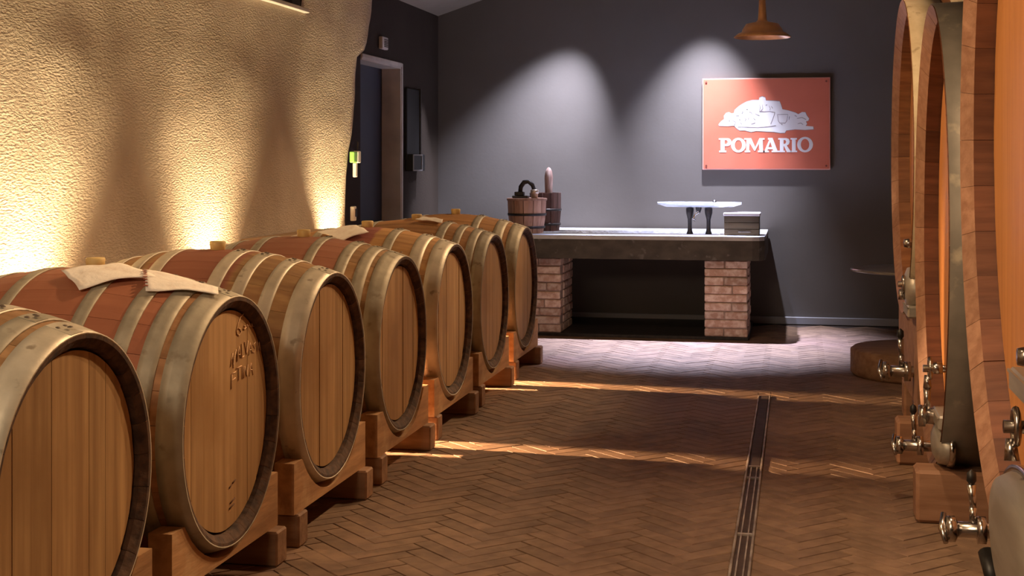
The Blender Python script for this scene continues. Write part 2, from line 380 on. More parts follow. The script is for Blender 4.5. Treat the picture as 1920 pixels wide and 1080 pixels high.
# rows of bricks at +-45 degrees; every column of one direction is half a period wide
HP = BL*c45*.98       # half period across the aisle
step = BW/c45         # advance along the aisle per brick
for k in range(-20, 20):
    for r in range(-40, 190):
        sgn = 1 if k % 2 == 0 else -1
        x0 = -.02+k*HP; y0 = r*step+(.0 if sgn > 0 else .5*step)
        cx, cy = x0+HP/2, y0
        # each brick is a rectangle about (cx, cy); length BL, width BW, turned 45 degrees
        dx, dy = c45, c45*sgn; nx, ny_ = -dy, dx
        # square ends of neighbouring columns interlock: shift by a half width
        hl, hw = BL/2+BW*0.0-J/2, BW/2-J/2
        P = [(cx+dx*u*hl+nx*v*hw, cy+dy*u*hl+ny_*v*hw) for u, v in ((-1,-1),(1,-1),(1,1),(-1,1))]
        jz = random.uniform(-.0010, .0007)
        if cx < XL+.1 or cx > XR-.1 or cy < -1.3 or cy > YB-.12: continue
        # trim against the column lines so the interlock closes without overlap
        bricks.append((P, jz, cx, cy, k))
def in_view(x, y):
    d = y*math.cos(YAW)-x*math.sin(YAW)
    if d < 4.3: return False
    px = 960+2650*(x*math.cos(YAW)+y*math.sin(YAW))/d
    return 560 < px < 1760 and px > 1495-1.25*(2650*1.3/d) and px < 1495+.36*2650*1.3/d+60
near = sorted([b for b in bricks if in_view(b[2], b[3])], key=lambda b: b[3])[:295]
nearset = set(id(b) for b in near)
rest = MB()
def pieces(P):
    ys = [p[1] for p in P]; xs_ = [p[0] for p in P]
    if max(xs_) < DX0 or min(xs_) > DX1 or min(ys) > DYE: return [P]
    out = [clip(P, 0, DX0, -1), clip(P, 0, DX1, 1)]
    mid = clip(clip(clip(P, 1, DYE, 1), 0, DX0, 1), 0, DX1, -1)
    out.append(mid)
    return [q for q in out if len(q) >= 3]
shared = {}
for b in bricks:
    P, jz, cx, cy, k = b
    if P[0][0] > 0 and False: pass
    pcs = pieces(P)
    if id(b) in nearset:
        if len(pcs) == 1 and pcs[0] is P:
            key = k % 2
            if key not in shared:
                mm = MB(); brick_geo(mm, P, 0)
                ob = mm.build('brick', BRICKF, floor, (cx, cy, 0)); ob.location = (cx, cy, jz); shared[key] = ob
            else:
                ob = shared[key].copy(); C.objects.link(ob); ob.location = (cx, cy, jz)
        else:
            mm = MB()
            for q in pcs:
                if len(q) >= 3: brick_geo(mm, q, jz)
            if mm.f: mm.build('brick', BRICKF, floor, (cx, cy, 0))
    else:
        for q in pcs: brick_geo(rest, q, jz)
ob = rest.build('brick_paving', BRICKF, floor); ob['kind'] = 'stuff'

# drain channel
dn = thing('floor_drain', ((DX0+DX1)/2, 5, 0), 'long narrow metal drain channel set in the herringbone brick floor', 'drain')
m = MB(); m.box(((DX0+DX1)/2, 3.0, -.0035), (DX1-DX0, 9.98, .004)); m.build('channel', DRAIND, dn)
for x in (DX0+.005, DX1-.005):
    m = MB(); m.box((x, 3.0, .001), (.009, 9.98, .010), .002); m.build('rail', DRAINM, dn)
m = MB(); m.box(((DX0+DX1)/2, 7.06, .0005), (.046, 1.86, .006), .002); m.build('cover_plate', DRAIND, dn)
for x in (-.192, -.168):
    m = MB(); m.box((x, 2.05, .001), (.005, 8.1, .007)); m.build('bar', DRAINM, dn)
for y in (6.12, 5.9, 5.0, 4.1, 3.2):
    m = MB(); m.box(((DX0+DX1)/2, y, .0015), (.05, .02, .007)); m.build('cross_bar', DRAINM, dn)

# ------------------------------------------------------------ barrels
HL, RB, RH = .475, .452, .368
def rad(x, rb=RB, rh=RH, hl=HL): return rb-(rb-rh)*(abs(x)/hl)**2.0
NS = 26
def stave_mb():
    m = MB(); th = .030; n = 12; half = PI/NS*.985
    xs_ = [-HL+2*HL*i/n for i in range(n+1)]
    outer = [(x, rad(x)) for x in xs_]
    # inner profile with chime bevel at both ends
    inner = [(-HL+.016, rad(HL)-.030), (-HL+.05, rad(HL)-.036)]+[(x, rad(x)-th) for x in xs_[2:-2]]+[(HL-.05, rad(HL)-.036), (HL-.016, rad(HL)-.030)]
    ring = outer[::1]+[(HL-.001, rad(HL)-.010)]+inner[::-1]+[(-HL+.001, rad(HL)-.010)]
    vs = []
    for a in (-half, 0, half):
        for x, r in ring: vs.append((x, r*math.sin(a), r*math.cos(a)))
    k = len(ring); fs = []
    for s_ in range(2):
        for i in range(k):
            j = (i+1) % k; fs.append((s_*k+i, s_*k+j, s_*k+k+j, s_*k+k+i))
    fs.append(tuple(range(k))); fs.append(tuple(range(3*k-1, 2*k-1, -1)))
    m.add(vs, fs); return m, k
def head_boards(parent, y_z_axes, xa, xb, ay, az, nb, name, mt, gap=.0003):
    out = []
    wds = [random.uniform(.85, 1.2) for _ in range(nb)]; t = sum(wds); y = -ay
    for w_ in wds:
        y1 = y+2*ay*w_/t
        a, b = y+gap, y1-gap
        pts = []
        n = 6
        for i in range(n+1):
            q = a+(b-a)*i/n; pts.append((q, az*math.sqrt(max(0, 1-(q/ay)**2))))
        low = [(p[0], -p[1]) for p in reversed(pts)]
        P = pts+low
        m = MB(); m.prism(P, xa, xb+random.uniform(-.0012, .0012), 'X')
        out.append(off(m, worldloc(parent)).build(name, mt, parent, (0, 0, 0)))
        y = y1
    return out
def off(m, loc):      # shift a builder written in local coordinates
    m.v = [(v[0]+loc[0], v[1]+loc[1], v[2]+loc[2]) for v in m.v]; return m
def hoop_mb(x0, x1, rf, th=.004, n=72):
    m = MB(); k = 3; pr = []
    for i in range(k+1):
        x = x0+(x1-x0)*i/k; pr.append((rf(x)+th, x))
    for i in range(k, -1, -1):
        x = x0+(x1-x0)*i/k; pr.append((rf(x)-.001, x))
    m.lathe((0, 0, 0), pr, n, 'X', True, True); return m
protos = {}
PAL = {
 'brown': oak('stave_brown', (.40, .22, .10), (.27, .14, .06), rnd=.2),
 'red': oak('stave_wine_red', (.36, .20, .09), (.25, .13, .05), stained=(.33, .125, .075), band=.245, rnd=.18),
 'redfull': oak('stave_red_wide', (.40, .20, .09), (.28, .13, .055), stained=(.35, .12, .065), band=.345, rnd=.18),
 'redshort': oak('stave_red_centre', (.42, .24, .10), (.31, .16, .07), stained=(.30, .10, .065), band=.165, rnd=.18),
 'purple': oak('stave_purple_centre', (.50, .27, .10), (.36, .18, .07), stained=(.24, .06, .055), band=.10, rnd=.18),
 'orange': oak('stave_orange', (.46, .23, .09), (.33, .16, .06), rnd=.15)}
HOOPSETS = {
 'four': [(.11, .15, 1), (.25, .295, 0), (.335, .385, 1), (.405, .475, 0)],
 'even': [(.10, .15, 0), (.195, .24, 0), (.30, .345, 0), (.40, .475, 0)],
 'three': [(.17, .215, 1), (.31, .37, 0), (.40, .475, 0)],
 'wide': [(.19, .235, 0), (.285, .325, 1), (.365, .41, 1), (.415, .475, 0)]}
def barrel(yc, label, pal, hset, headm, spin, hoopm=(HOOP, HOOPD), dz=0, dx=0):
    xc, zc = -2.128+dx, .527+dz
    t = thing('wine_barrel', (xc, yc, zc-RB), label, 'barrel', 'oak barrels in the row along the rough wall')
    L0 = (0, 0, RB)
    if 'stave' not in protos:
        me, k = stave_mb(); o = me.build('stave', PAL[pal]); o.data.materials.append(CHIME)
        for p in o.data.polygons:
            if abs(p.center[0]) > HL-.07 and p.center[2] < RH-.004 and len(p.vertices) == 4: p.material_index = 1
        protos['stave'] = o.data; bpy.data.objects.remove(o)
    for i in range(NS):
        o = bpy.data.objects.new('stave', protos['stave']); C.objects.link(o); o.parent = t; o.location = L0
        o.rotation_euler = (2*PI*i/NS+spin, 0, 0)
        o.material_slots[0].link = 'OBJECT'; o.material_slots[0].material = PAL[pal]
    rr = RH-.040
    for sx in (1, -1):
        for hb in head_boards(t, None, sx*(HL-.050), sx*(HL-.028), rr, rr, 8, 'head_board', headm): hb.location = L0
    # dark croze gap behind head boards is closed by a ring
    for (a, b, dull) in HOOPSETS[hset]:
        for sx in (1, -1):
            key = (a, b)
            if key not in protos:
                o = hoop_mb(a, b, rad).build('hoop', HOOP); protos[key] = o.data; bpy.data.objects.remove(o)
            h = bpy.data.objects.new('hoop', protos[key]); C.objects.link(h); h.parent = t; h.location = L0
            h.scale = (sx, 1, 1)
            h.material_slots[0].link = 'OBJECT'; h.material_slots[0].material = hoopm[dull]
            if sx > 0:
                # overlap plate with rivets, near the top
                ang = R(-4+spin*40); xm = (a+b)/2; rw = rad(xm)+.006
                ca = []
                pm = MB(); vs = []
                for q in range(5):
                    aa = ang+R(-4+2*q)
                    for x_ in (a+.004, b-.002):
                        r_ = rad(x_)+.0055; vs.append((x_, r_*math.sin(aa), r_*math.cos(aa)))
                    for x_ in (b-.002, a+.004):
                        r_ = rad(x_)+.003; vs.append((x_, r_*math.sin(aa), r_*math.cos(aa)))
                fs = [(q*4+i, q*4+(i+1) % 4, q*4+4+(i+1) % 4, q*4+4+i) for q in range(4) for i in range(4)]+[(0, 1, 2, 3), (19, 18, 17, 16)]
                pm.add(vs, fs)
                key2 = ('lap', a, b, spin)
                o = off(pm, worldloc(h)).build('overlap', hoopm[dull], h)
                for q in (-2.2, 0.3, 2.8):
                    aa = ang+R(q); r_ = rw+.001
                    if 'rivet' not in protos:
                        o = MB().lathe((0, 0, 0), [(.0002, .004), (.005, .003), (.0075, 0)], 10, 'Z').build('rivet', RIVET); protos['rivet'] = o.data; bpy.data.objects.remove(o)
                    rv = bpy.data.objects.new('rivet', protos['rivet']); C.objects.link(rv); rv.parent = h
                    xq = xm + (.018 if q > -1 and q < 1 else -.012)*(b-a)/.09
                    rv.location = (xq, r_*math.sin(aa), (r_-.0005)*math.cos(aa)); rv.rotation_euler = (-aa, 0, 0)
    m = MB(); m.lathe((xc+.02, yc+.0, zc+RB-.012), [(.0001, .0), (.026, 0), (.030, .038), (.027, .042), (.0001, .042)], 20)
    m.build('bung', BUNG, t)
    return t
YS = [3.06+.932*i for i in range(7)]
B = [
 ('brown', 'four', HEADPALE, .05, 'nearest barrel, left part cut off by the frame, plain pale striped oak head'),
 ('redfull', 'four', HEADOAK, .11, 'second barrel from the camera, chalk handwriting on its head and white cloths on top'),
 ('redshort', 'even', HEADOAK, .02, 'third barrel from the camera, four bright silvery hoops and a worn pale rim'),
 ('red', 'four', HEADOAK, .17, 'fourth barrel from the camera, wine red middle and dull grey wide end hoops'),
 ('purple', 'three', HEADPALE, .08, 'fifth barrel from the camera, purple middle and pale orange staves, paper lying on top'),
 ('orange', 'wide', HEADOAK, .14, 'sixth barrel from the camera, orange brown staves and close-set dull hoops'),
 ('orange', 'three', HEADOAK, .03, 'farthest barrel, in front of the brick pillar of the stone table')]
HM = [(HOOP, HOOPD), (HOOPD, HOOPD), (HOOP, HOOP), (HOOPD, HOOPD), (HOOP, HOOPD), (HOOPD, HOOPD), (HOOPD, HOOPD)]
barrels = [barrel(y, b[4], b[0], b[1], b[2], b[3], HM[i]) for i, (y, b) in enumerate(zip(YS, B))]

# chalk handwriting on the second barrel head, drawn as thin strokes
def stroke_text(parent, name, strokes, x, y0, z0, k, r, mt):
    m = MB()
    for st in strokes:
        m.tube([(x, y0+p[0]*k[0], z0+p[1]*k[1]) for p in st], r, 5)
    return m.build(name, mt, parent)
xh = -2.128+HL-.027
G_ = [[(1.15,3.0),(.7,2.6),(.35,1.7),(.1,.7),(.15,.1),(.5,-.3),(.8,.2),(.6,.8),(.35,.9)], [(1.5,.9),(1.2,1.1),(1.1,.6),(1.35,.4),(1.6,.7)], [(1.7,.5),(1.75,1.1),(1.9,.7),(2.1,1.1),(2.3,.6),(2.45,1.1),(2.6,.5)],
      [(3.1,1.0),(2.85,1.0),(2.8,.5),(3.1,.45),(3.15,1.1),(3.25,.4)], [(3.45,1.2),(3.5,.3),(3.7,.2)]]
M_ = [[(-.4,-.3),(-.1,1.0),(.0,-.5),(.4,1.2),(.55,.0)], [(.6,.0),(.85,1.4),(1.1,.2)], [(.7,.6),(1.05,.6)], [(1.25,1.6),(1.3,.2),(1.6,.3)], [(1.7,1.7),(2.0,.4),(2.2,1.7)], [(2.3,.2),(2.55,1.4),(2.8,.3)], [(2.4,.7),(2.7,.7)],
      [(3.4,1.3),(3.0,1.1),(3.3,.7),(3.1,.3),(2.95,.4)], [(3.6,1.3),(3.65,.3)], [(3.8,.3),(4.0,1.2),(4.2,.3)]]
F_ = [[(.0,-.6),(.05,.9)], [(.05,.9),(.55,1.0)], [(.0,.2),(.5,.4)], [(.6,1.3),(1.3,1.4)], [(.95,1.35),(.9,.0)], [(1.45,1.3),(1.4,.0)], [(1.6,.0),(1.7,1.2),(2.0,.1),(2.1,1.3)], [(2.3,.0),(2.55,1.3),(2.8,.0)], [(2.4,.6),(2.7,.6)]]
b2 = barrels[1]; y2 = YS[1]; kk = .052
c1 = stroke_text(b2, 'chalk_writing', G_, xh, y2+.07, .775, (.052, .019), .0016, CHALK)
stroke_text(b2, 'chalk_writing', M_, xh, y2+.05, .692, (.053, .031), .0016, CHALK)
stroke_text(b2, 'chalk_writing', F_, xh, y2+.035, .632, (.062, .030), .0016, CHALK)
stroke_text(b2, 'burnt_mark', [[(0,0),(.6,.25)], [(.1,.5),(.7,.8)], [(.0,2.1),(.3,2.3)], [(.4,2.4),(.8,2.6)]], xh, y2+.02, .255, (.06, .03), .0024, BRAND)

# racks: one per barrel, two cradles on two cross beams
def arc_cradle(yc, zc, r_y, r_z, z0, ztop, hw, x0, x1, m=None):
    m = m or MB(); top = []
    n = 14
    # y where hull reaches ztop
    f = (zc-ztop)/r_z; yt = r_y*math.sqrt(max(0, 1-f*f)) if abs(f) < 1 else hw
    yt = min(yt, hw-.02)
    for i in range(n+1):
        y = -yt+2*yt*i/n; top.append((yc+y, zc-r_z*math.sqrt(max(0, 1-(y/r_y)**2))))
    # clean, quad-wise strips avoid concave caps
    pts = [(yc-hw, ztop)]+top+[(yc+hw, ztop)]
    for a, b in zip(pts, pts[1:]):
        pass
    n2 = len(pts); vs = []
    for x in (x0, x1):
        vs += [(x, p[0], p[1]) for p in pts]+[(x, p[0], z0) for p in pts]
    fs = []
    for i in range(n2-1):
        fs += [(i, i+1, n2+i+1, n2+i), (2*n2+i+1, 2*n2+i, 3*n2+i, 3*n2+i+1), (i+1, i, 2*n2+i, 2*n2+i+1), (n2+i, n2+i+1, 3*n2+i+1, 3*n2+i)]
    fs += [(0, n2, 3*n2, 2*n2), (n2-1, 3*n2-1, 4*n2-1, 2*n2-1)]
    m.add(vs, fs); return m
RL = ['nearest', 'second', 'third', 'fourth', 'fifth', 'sixth', 'farthest']
rackp = None
for i, y in enumerate(YS):
    lab = '%s timber rack with curved cradles, carrying the %s' % (('low', 'low')[0], {0: 'nearest barrel', 1: 'barrel with chalk writing on its head', 2: 'barrel with four bright silvery hoops', 3: 'fourth barrel from the camera', 4: 'barrel with the purple middle', 5: 'sixth barrel from the camera', 6: 'farthest barrel'}[i])
    if rackp is None:
        t = thing('barrel_rack', (-2.13, y, 0), lab, 'rack', 'timber racks under the barrels')
        for xf in (-1.70, -2.56):
            rr = rad(.40)+.008
            m = arc_cradle(y, .527, rr, rr, .112, .285, .400, xf-.035, xf+.035)
            m.build('cradle', PINE, t)
        for s_ in (-1, 1):
            m = MB(); m.box((-2.13, y+s_*.348, .056), (.96 if s_ < 0 else 1.0, .09, .112), .006); m.build('cross_beam', BEAM, t)
        rackp = t
    else:
        t = copy_tree(rackp); t.location = (-2.13+random.uniform(-.012, .012), y+random.uniform(-.008, .008), 0); tag(t, lab)

# cloths and papers lying on barrels, draped to the surface
def barrel_top(x, y, yc): 
    lx = x+2.128; r = rad(lx)+.006; dy = min(abs(y-yc), r*.95); return .527+math.sqrt(r*r-dy*dy)
def drape(name, corners, yc, label, lift=.004, wr=.006, mt=CLOTH, n=12, seed=0, cat='cloth', group=None):
    (ax, ay), (bx, by), (cx, cy), (dx, dy) = corners
    vs = []; 
    for j in range(n+1):
        for i in range(n+1):
            u, v = i/n, j/n
            x = (ax*(1-u)+bx*u)*(1-v)+(dx*(1-u)+cx*u)*v; y = (ay*(1-u)+by*u)*(1-v)+(dy*(1-u)+cy*u)*v
            z = barrel_top(x, y, yc)+lift+wr*(.5+.5*noise.noise(Vector((x*14, y*14, seed))))+wr*.8*abs(math.sin(u*5+v*3+seed))
            vs.append((x, y, z))
    fs = [(j*(n+1)+i, j*(n+1)+i+1, (j+1)*(n+1)+i+1, (j+1)*(n+1)+i) for j in range(n) for i in range(n)]
    o = sum(corners[i][0] for i in range(4))/4, sum(corners[i][1] for i in range(4))/4
    m = MB(); m.add(vs, fs, True); ob = m.build(name, mt, None, (o[0], o[1], barrel_top(o[0], o[1], yc)), fixn=False)
    md = ob.modifiers.new('s', 'SOLIDIFY'); md.thickness = .002; md.offset = 1
    return tag(ob, label, cat, group)
y2 = YS[1]
c_a = drape('folded_cloth', [(-2.15, y2-.13), (-2.04, y2-.225), (-1.865, y2-.085), (-2.03, y2-.005)], y2, 'creased white cloth lying beside the bung of the chalk-marked barrel', seed=1)
c_b = drape('folded_cloth', [(-1.925, y2-.045), (-1.855, y2-.180), (-1.675, y2-.075), (-1.70, y2-.02)], y2, 'creased white cloth reaching to the end hoop of the chalk-marked barrel', seed=4)
MARKRED = mat('red_stitch', (.35, .10, .07), .9)
m = MB()
for i in range(7):
    q = i/7; x = -1.862-.058*q; y = y2-.165+.11*q; m.box((x, y, barrel_top(x, y, y2)+.017), (.010, .010, .002), rz=.4*i)
m.build('red_marks', MARKRED, c_b)
y5 = YS[4]
drape('paper_sheet', [(-2.32, y5-.145), (-2.16, y5-.255), (-2.05, y5-.165), (-2.14, y5-.08)], y5, 'pale paper sheet lying on the barrel with the purple middle', seed=2, cat='paper')
y6 = YS[5]
drape('paper_sheet', [(-2.09, y6-.10), (-1.93, y6-.11), (-1.95, y6-.02), (-2.06, y6-.01)], y6, 'white paper sheet next to the bung of the sixth barrel', seed=5, cat='paper')

# ------------------------------------------------------------ big casks on the right
def cask(yc, zc, ay, az, x0, label, hoopm, nst, stm, length=1.7, door=True, hoopw=.16):
    t = thing('oak_cask', (x0+length/2, yc, 0), label, 'cask', 'large oak casks on the right')
    th = .045
    def sc(x): # swelling of the hull
        u = (x-x0-length/2)/(length/2); return 1+.02*(1-u*u)
    for i in range(nst):
        a0, a1 = 2*PI*(i+.004)/nst, 2*PI*(i+1-.004)/nst
        jit = random.uniform(-.0015, .0015)
        def ringpts(a):
            def P(x, d):
                k = sc(x); ca, sa = math.cos(a), math.sin(a)
                return (x, yc+(ay*k-d)*ca, zc+(az*k-d)*sa)
            return [P(x0, 0), P(x0+length*.25, 0), P(x0+length*.5, 0), P(x0+length*.75, 0), P(x0+length, 0), P(x0+length, th+.01), P(x0+length-.13, th+.02),
                    P(x0+length*.5, th), P(x0+.11, th+.024+jit), P(x0+.034, th+.012+jit), ]
        am = (a0+a1)/2
        r0, r1, r2 = ringpts(a0), ringpts(am), ringpts(a1); k = len(r0)
        fs = [(q*k+i2, q*k+(i2+1) % k, (q+1)*k+(i2+1) % k, (q+1)*k+i2) for q in range(2) for i2 in range(k) if i2 != k-1]
        fs += [tuple(range(k)), tuple(range(3*k-1, 2*k-1, -1))]
        # outer lip; the bevelled end grain is its own piece
        fs += [(q*k+k-1, q*k, (q+1)*k, (q+1)*k+k-1) for q in range(2)]
        m = MB(); m.add(r0+r1+r2, fs); o = m.build('stave', stm, t)
        o.data.materials.append(CASKBEV)
        for p in o.data.polygons[-2:]: p.material_index = 1
    # head boards, recessed
    kx = sc(x0+.09)
    hb = head_boards(t, None, 0, .03, ay*kx-th-.028, az*kx-th-.028, 9, 'head_board', CASKHEAD, gap=.0008)
    for h in hb: h.location = (-length/2+.092, 0, zc)
    hb = head_boards(t, None, 0, .03, ay*kx-th-.028, az*kx-th-.028, 5, 'head_board', CASKHEAD, gap=.0008)
    for h in hb: h.location = (length/2-.15, 0, zc)
    for (xa, xb) in ((x0+.004, x0+hoopw), (x0+hoopw+.05, x0+hoopw+.15), (x0+length-.30, x0+length-.22), (x0+length-.13, x0+length-.01)):
        m = MB(); n = 72; vs = []
        for x, d in ((xa, .006), (xb, .006), (xb, -.002), (xa, -.002)):
            k = sc(x)
            for j in range(n):
                a = 2*PI*j/n; vs.append((x, yc+(ay*k+d)*math.cos(a), zc+(az*k+d)*math.sin(a)))
        m.add(vs, [(q*n+j, q*n+(j+1) % n, ((q+1) % 4)*n+(j+1) % n, ((q+1) % 4)*n+j) for q in range(4) for j in range(n)], True)
        m.build('hoop', hoopm, t)
    return t
def stand(yc, zc, ay, az, x0, label, bys, htop=.19, length=1.7, ext=.08, ztop=None, sx=.22):
    t = thing('cask_stand', (x0+length/2, yc, 0), label, 'stand', 'timber stands under the casks')
    for by in bys:
        m = MB(); m.box((x0-ext+(length+ext)/2, by, htop/2), (length+ext, .15, htop), .012); m.build('cross_beam', BEAM2, t)
    for xx in (x0+sx, x0+length-.32):
        k = 1+.02*(1-((xx+.05-x0-length/2)/(length/2))**2)
        zt = ztop or htop+.12
        zt = max(zt, zc-az*k+.05)
        m = arc_cradle(yc, zc, ay*k+.012, az*k+.012, htop, zt, ay*.8, xx, xx+.10); m.build('saddle', BEAM2, t)
    return t
BEAM2 = mat('stand_timber', (.40, .21, .12), .7, col2=(.26, .12, .06), scale=(3, 22, 22), bump=.3, rnd=.1)
XC = .5
C1 = dict(yc=3.60, zc=1.37, ay=1.02, az=1.05, x0=XC)
C2 = dict(yc=5.66, zc=1.02, ay=.70, az=.885, x0=XC)
C3 = dict(yc=7.19, zc=1.33, ay=.75, az=.765, x0=XC)
k1 = cask(**C1, label='nearest huge oak cask at the right edge, smooth orange head cut off by the frame', hoopm=CASKHOOP, nst=44, stm=CASKSTAVE)
k2 = cask(**C2, label='middle oval oak cask with a wide dull grey metal hoop, low on a timber block', hoopm=CASKHOOP, nst=36, stm=CASKSTAVE)
k3 = cask(**C3, label='farthest oak cask on the right, with a pale weathered front hoop', hoopm=CASKHOOPL, nst=36, stm=CASKPALE)
stand(**C1, label='timber stand under the nearest huge cask at the right edge', bys=(3.0, 4.25), ext=-.08)
stand(**C2, label='timber stand whose two block ends show under the middle oval cask', bys=(5.36, 6.36))
stand(**C3, label='timber stand under the farthest cask, behind the steel valve', bys=(6.85, 7.5), ext=-.03, sx=.03)

# stainless fittings, built per cask: outlet valve, manway door, cross bar
def valve(parent, x, y, z, s=1.0, handle='up'):
    m = MB(); m.tube([(x-.085*s, y, z), (x+.02*s, y, z), (XC+.16, y, z)], .021*s, 14); 
    m.lathe((x, y, z), [(.0001, -.088*s), (.034*s, -.088*s), (.034*s, -.066*s), (.022*s, -.06*s)], 18, 'X')
    m.lathe((x, y, z), [(.022*s, -.012*s), (.036*s, -.010*s), (.036*s, .012*s), (.022*s, .014*s)], 18, 'X')
    m.lathe((x, y, z), [(.022*s, .05*s), (.033*s, .052*s), (.033*s, .07*s), (.022*s, .072*s)], 18, 'X')
    v = m.build('outlet_valve', STEEL, parent)
    m = MB(); m.tube([(x-.02*s, y, z+.02*s), (x-.02*s, y, z+.06*s)], .010*s, 10)
    m.tube([(x-.02*s, y, z+.055*s), (x-.024*s, y, z+.12*s)], [.008*s, .012*s], 10); m.build('valve_handle', STEEL, v)
    m = MB(); m.lathe((x-.024*s, y, z+.12*s), [(.006*s, 0), (.013*s, .01*s), (.012*s, .03*s), (.0001, .04*s)], 12); m.build('knob', BLACK, v)
    # wing screw of the cap, at the free end
    m = MB(); m.tube([(x-.092*s, y-.03*s, z-.03*s), (x-.098*s, y, z), (x-.092*s, y+.03*s, z+.034*s)], [.007*s, .011*s, .007*s], 8); m.build('wing_screw', STEEL, v)
    return v
def manway(parent, xd, xh_, y, z, ry, rz_, barz, ringz, tapz, yfar, yy):
    # dished oval door on the head, pressed on by a cross bar with a clamp handle
    m = MB(); n = 40; vs = []
    prof = [(1.0, .0), (1.0, -.025), (.93, -.05), (.55, -.065), (.15, -.068), (.001, -.068)]
    for k, h in prof:
        for j in range(n):
            a = 2*PI*j/n; vs.append((xd+h, y+ry*k*math.cos(a), z+rz_*k*math.sin(a)))
    m.add(vs, [(i*n+j, i*n+(j+1) % n, (i+1)*n+(j+1) % n, (i+1)*n+j) for i in range(len(prof)-1) for j in range(n)], True)
    m.tube([(xd-.005, y, z), (parent.location.x-.70, y, z)], .06, 16)
    d = m.build('manway_door', BSTEEL, parent)
    m = MB(); vs = []
    for k, h in ((1.0, 0), (1.09, 0), (1.09, -.02), (1.0, -.02)):
        for j in range(n):
            a = 2*PI*j/n; vs.append((xd+h, y+ry*k*math.cos(a), z+rz_*k*math.sin(a)))
    m.add(vs, [(i*n+j, i*n+(j+1) % n, ((i+1) % 4)*n+(j+1) % n, ((i+1) % 4)*n+j) for i in range(4) for j in range(n)], True)
    m.build('door_rim', STEEL, d)
    m = MB(); m.box((xh_-.045, (yfar+y-ry)/2, barz), (.07, yfar-y+ry, .055), .008); m.box((xh_-.08, (yfar+y-ry)/2, barz+.02), (.006, yfar-y+ry, .006)); m.build('cross_bar', BSTEEL, parent)
    # clamp ring handle under the bar, knob above
    m = MB(); 
    m.tube([(xh_-.09, yy+.03*math.sin(q*PI/6), ringz+.036*math.cos(q*PI/6)) for q in range(13)], .008, 8, cap=False)
    m.tube([(xh_-.02, yy, ringz), (xh_-.115, yy, ringz)], .014, 10)
    m.tube([(xh_-.10, yy, ringz-.025), (xh_-.10, yy-.01, ringz-.07)], [.011, .016], 10)
    m.build('clamp_handle', STEEL, parent)
    m = MB(); m.lathe((xh_-.06, yy-.02, tapz), [(.0001, -.03), (.018, -.03), (.022, -.01), (.022, .012), (.0001, .014)], 14, 'X'); m.tube([(xh_, yy-.02, tapz), (xh_-.08, yy-.02, tapz)], .012, 10); m.build('tasting_tap', STEEL, parent)
manway(k1, .49, .54, 3.14, .475, .36, .155, .82, .745, .895, 3.30, 3.12)
manway(k2, .55, .57, 5.38, .275, .15, .075, .37, .54, .545, 5.46, 5.42)
manway(k3, .55, .57, 6.78, .72, .14, .10, .62, .74, .93, 6.90, 6.74)
valve(k1, .475, 3.90, .33, 1.0)
valve(k2, .46, 5.62, .215, 1.0)
valve(k3, .50, 6.80, .33, 1.25)
m = MB(); m.tube([(.45, 5.42, .365), (.60, 5.42, .365)], .03, 14); m.lathe((.45, 5.42, .365), [(.0001, -.01), (.04, -.01), (.04, .012), (.03, .014)], 16, 'X'); m.tube([(.47, 5.42, .38), (.47, 5.42, .47)], [.01, .014], 8); m.build('drain_pipe', STEEL, k2)
# pipe bend that brings the farthest cask's outlet down from its belly, with a conical cover
m = MB(); m.tube([(XC+.06, 6.80, .33), (XC+.10, 6.82, .40), (XC+.12, 6.86, .50), (XC+.12, 6.9, .60)], [.03, .05, .07, .085], 14); m.build('outlet_cone', BSTEEL, k3)
# black grip on a chrome rod, on the nearest cask's door
m = MB(); m.tube([(.43, 3.30, .365), (.46, 3.22, .31), (.47, 3.16, .25)], .007, 8); g = m.build('clamp_rod', STEEL, k1)
m = MB(); m.tube([(.425, 3.385, .408), (.432, 3.32, .36)], [.020, .018], 12); m.build('grip', BLACK, g)

# ------------------------------------------------------------ round glass table behind the casks
t = thing('round_table', (.74, 8.95, 0), 'low round smoked glass table on a wooden drum, behind the farthest cask', 'table')
m = MB(); m.lathe((.74, 8.95, .635), [(.0001, 0), (.40, 0), (.42, .004), (.42, .014), (.40, .018), (.0001, .018)], 48); m.build('glass_top', TABGLASS, t)
m = MB(); m.lathe((.74, 8.95, .30), [(.06, -.14), (.05, 0), (.06, .335)], 20); m.build('pedestal', IRON, t)
m = MB(); m.lathe((.74, 8.95, 0), [(.0001, 0), (.40, 0), (.42, .02), (.42, .155), (.40, .17), (.0001, .17)], 48); m.build('drum_base', BEAM, t)

# ------------------------------------------------------------ stone table with brick pillars
t = thing('stone_table', (-1.2, 11.0, 0), 'long dark stone table with a shallow basin, on two brick pillars by the back wall', 'table')
X0, X1, Y0, Y1, Z0, Z1 = -2.32, -.23, 10.38, 11.585, .588, .762
m = MB()
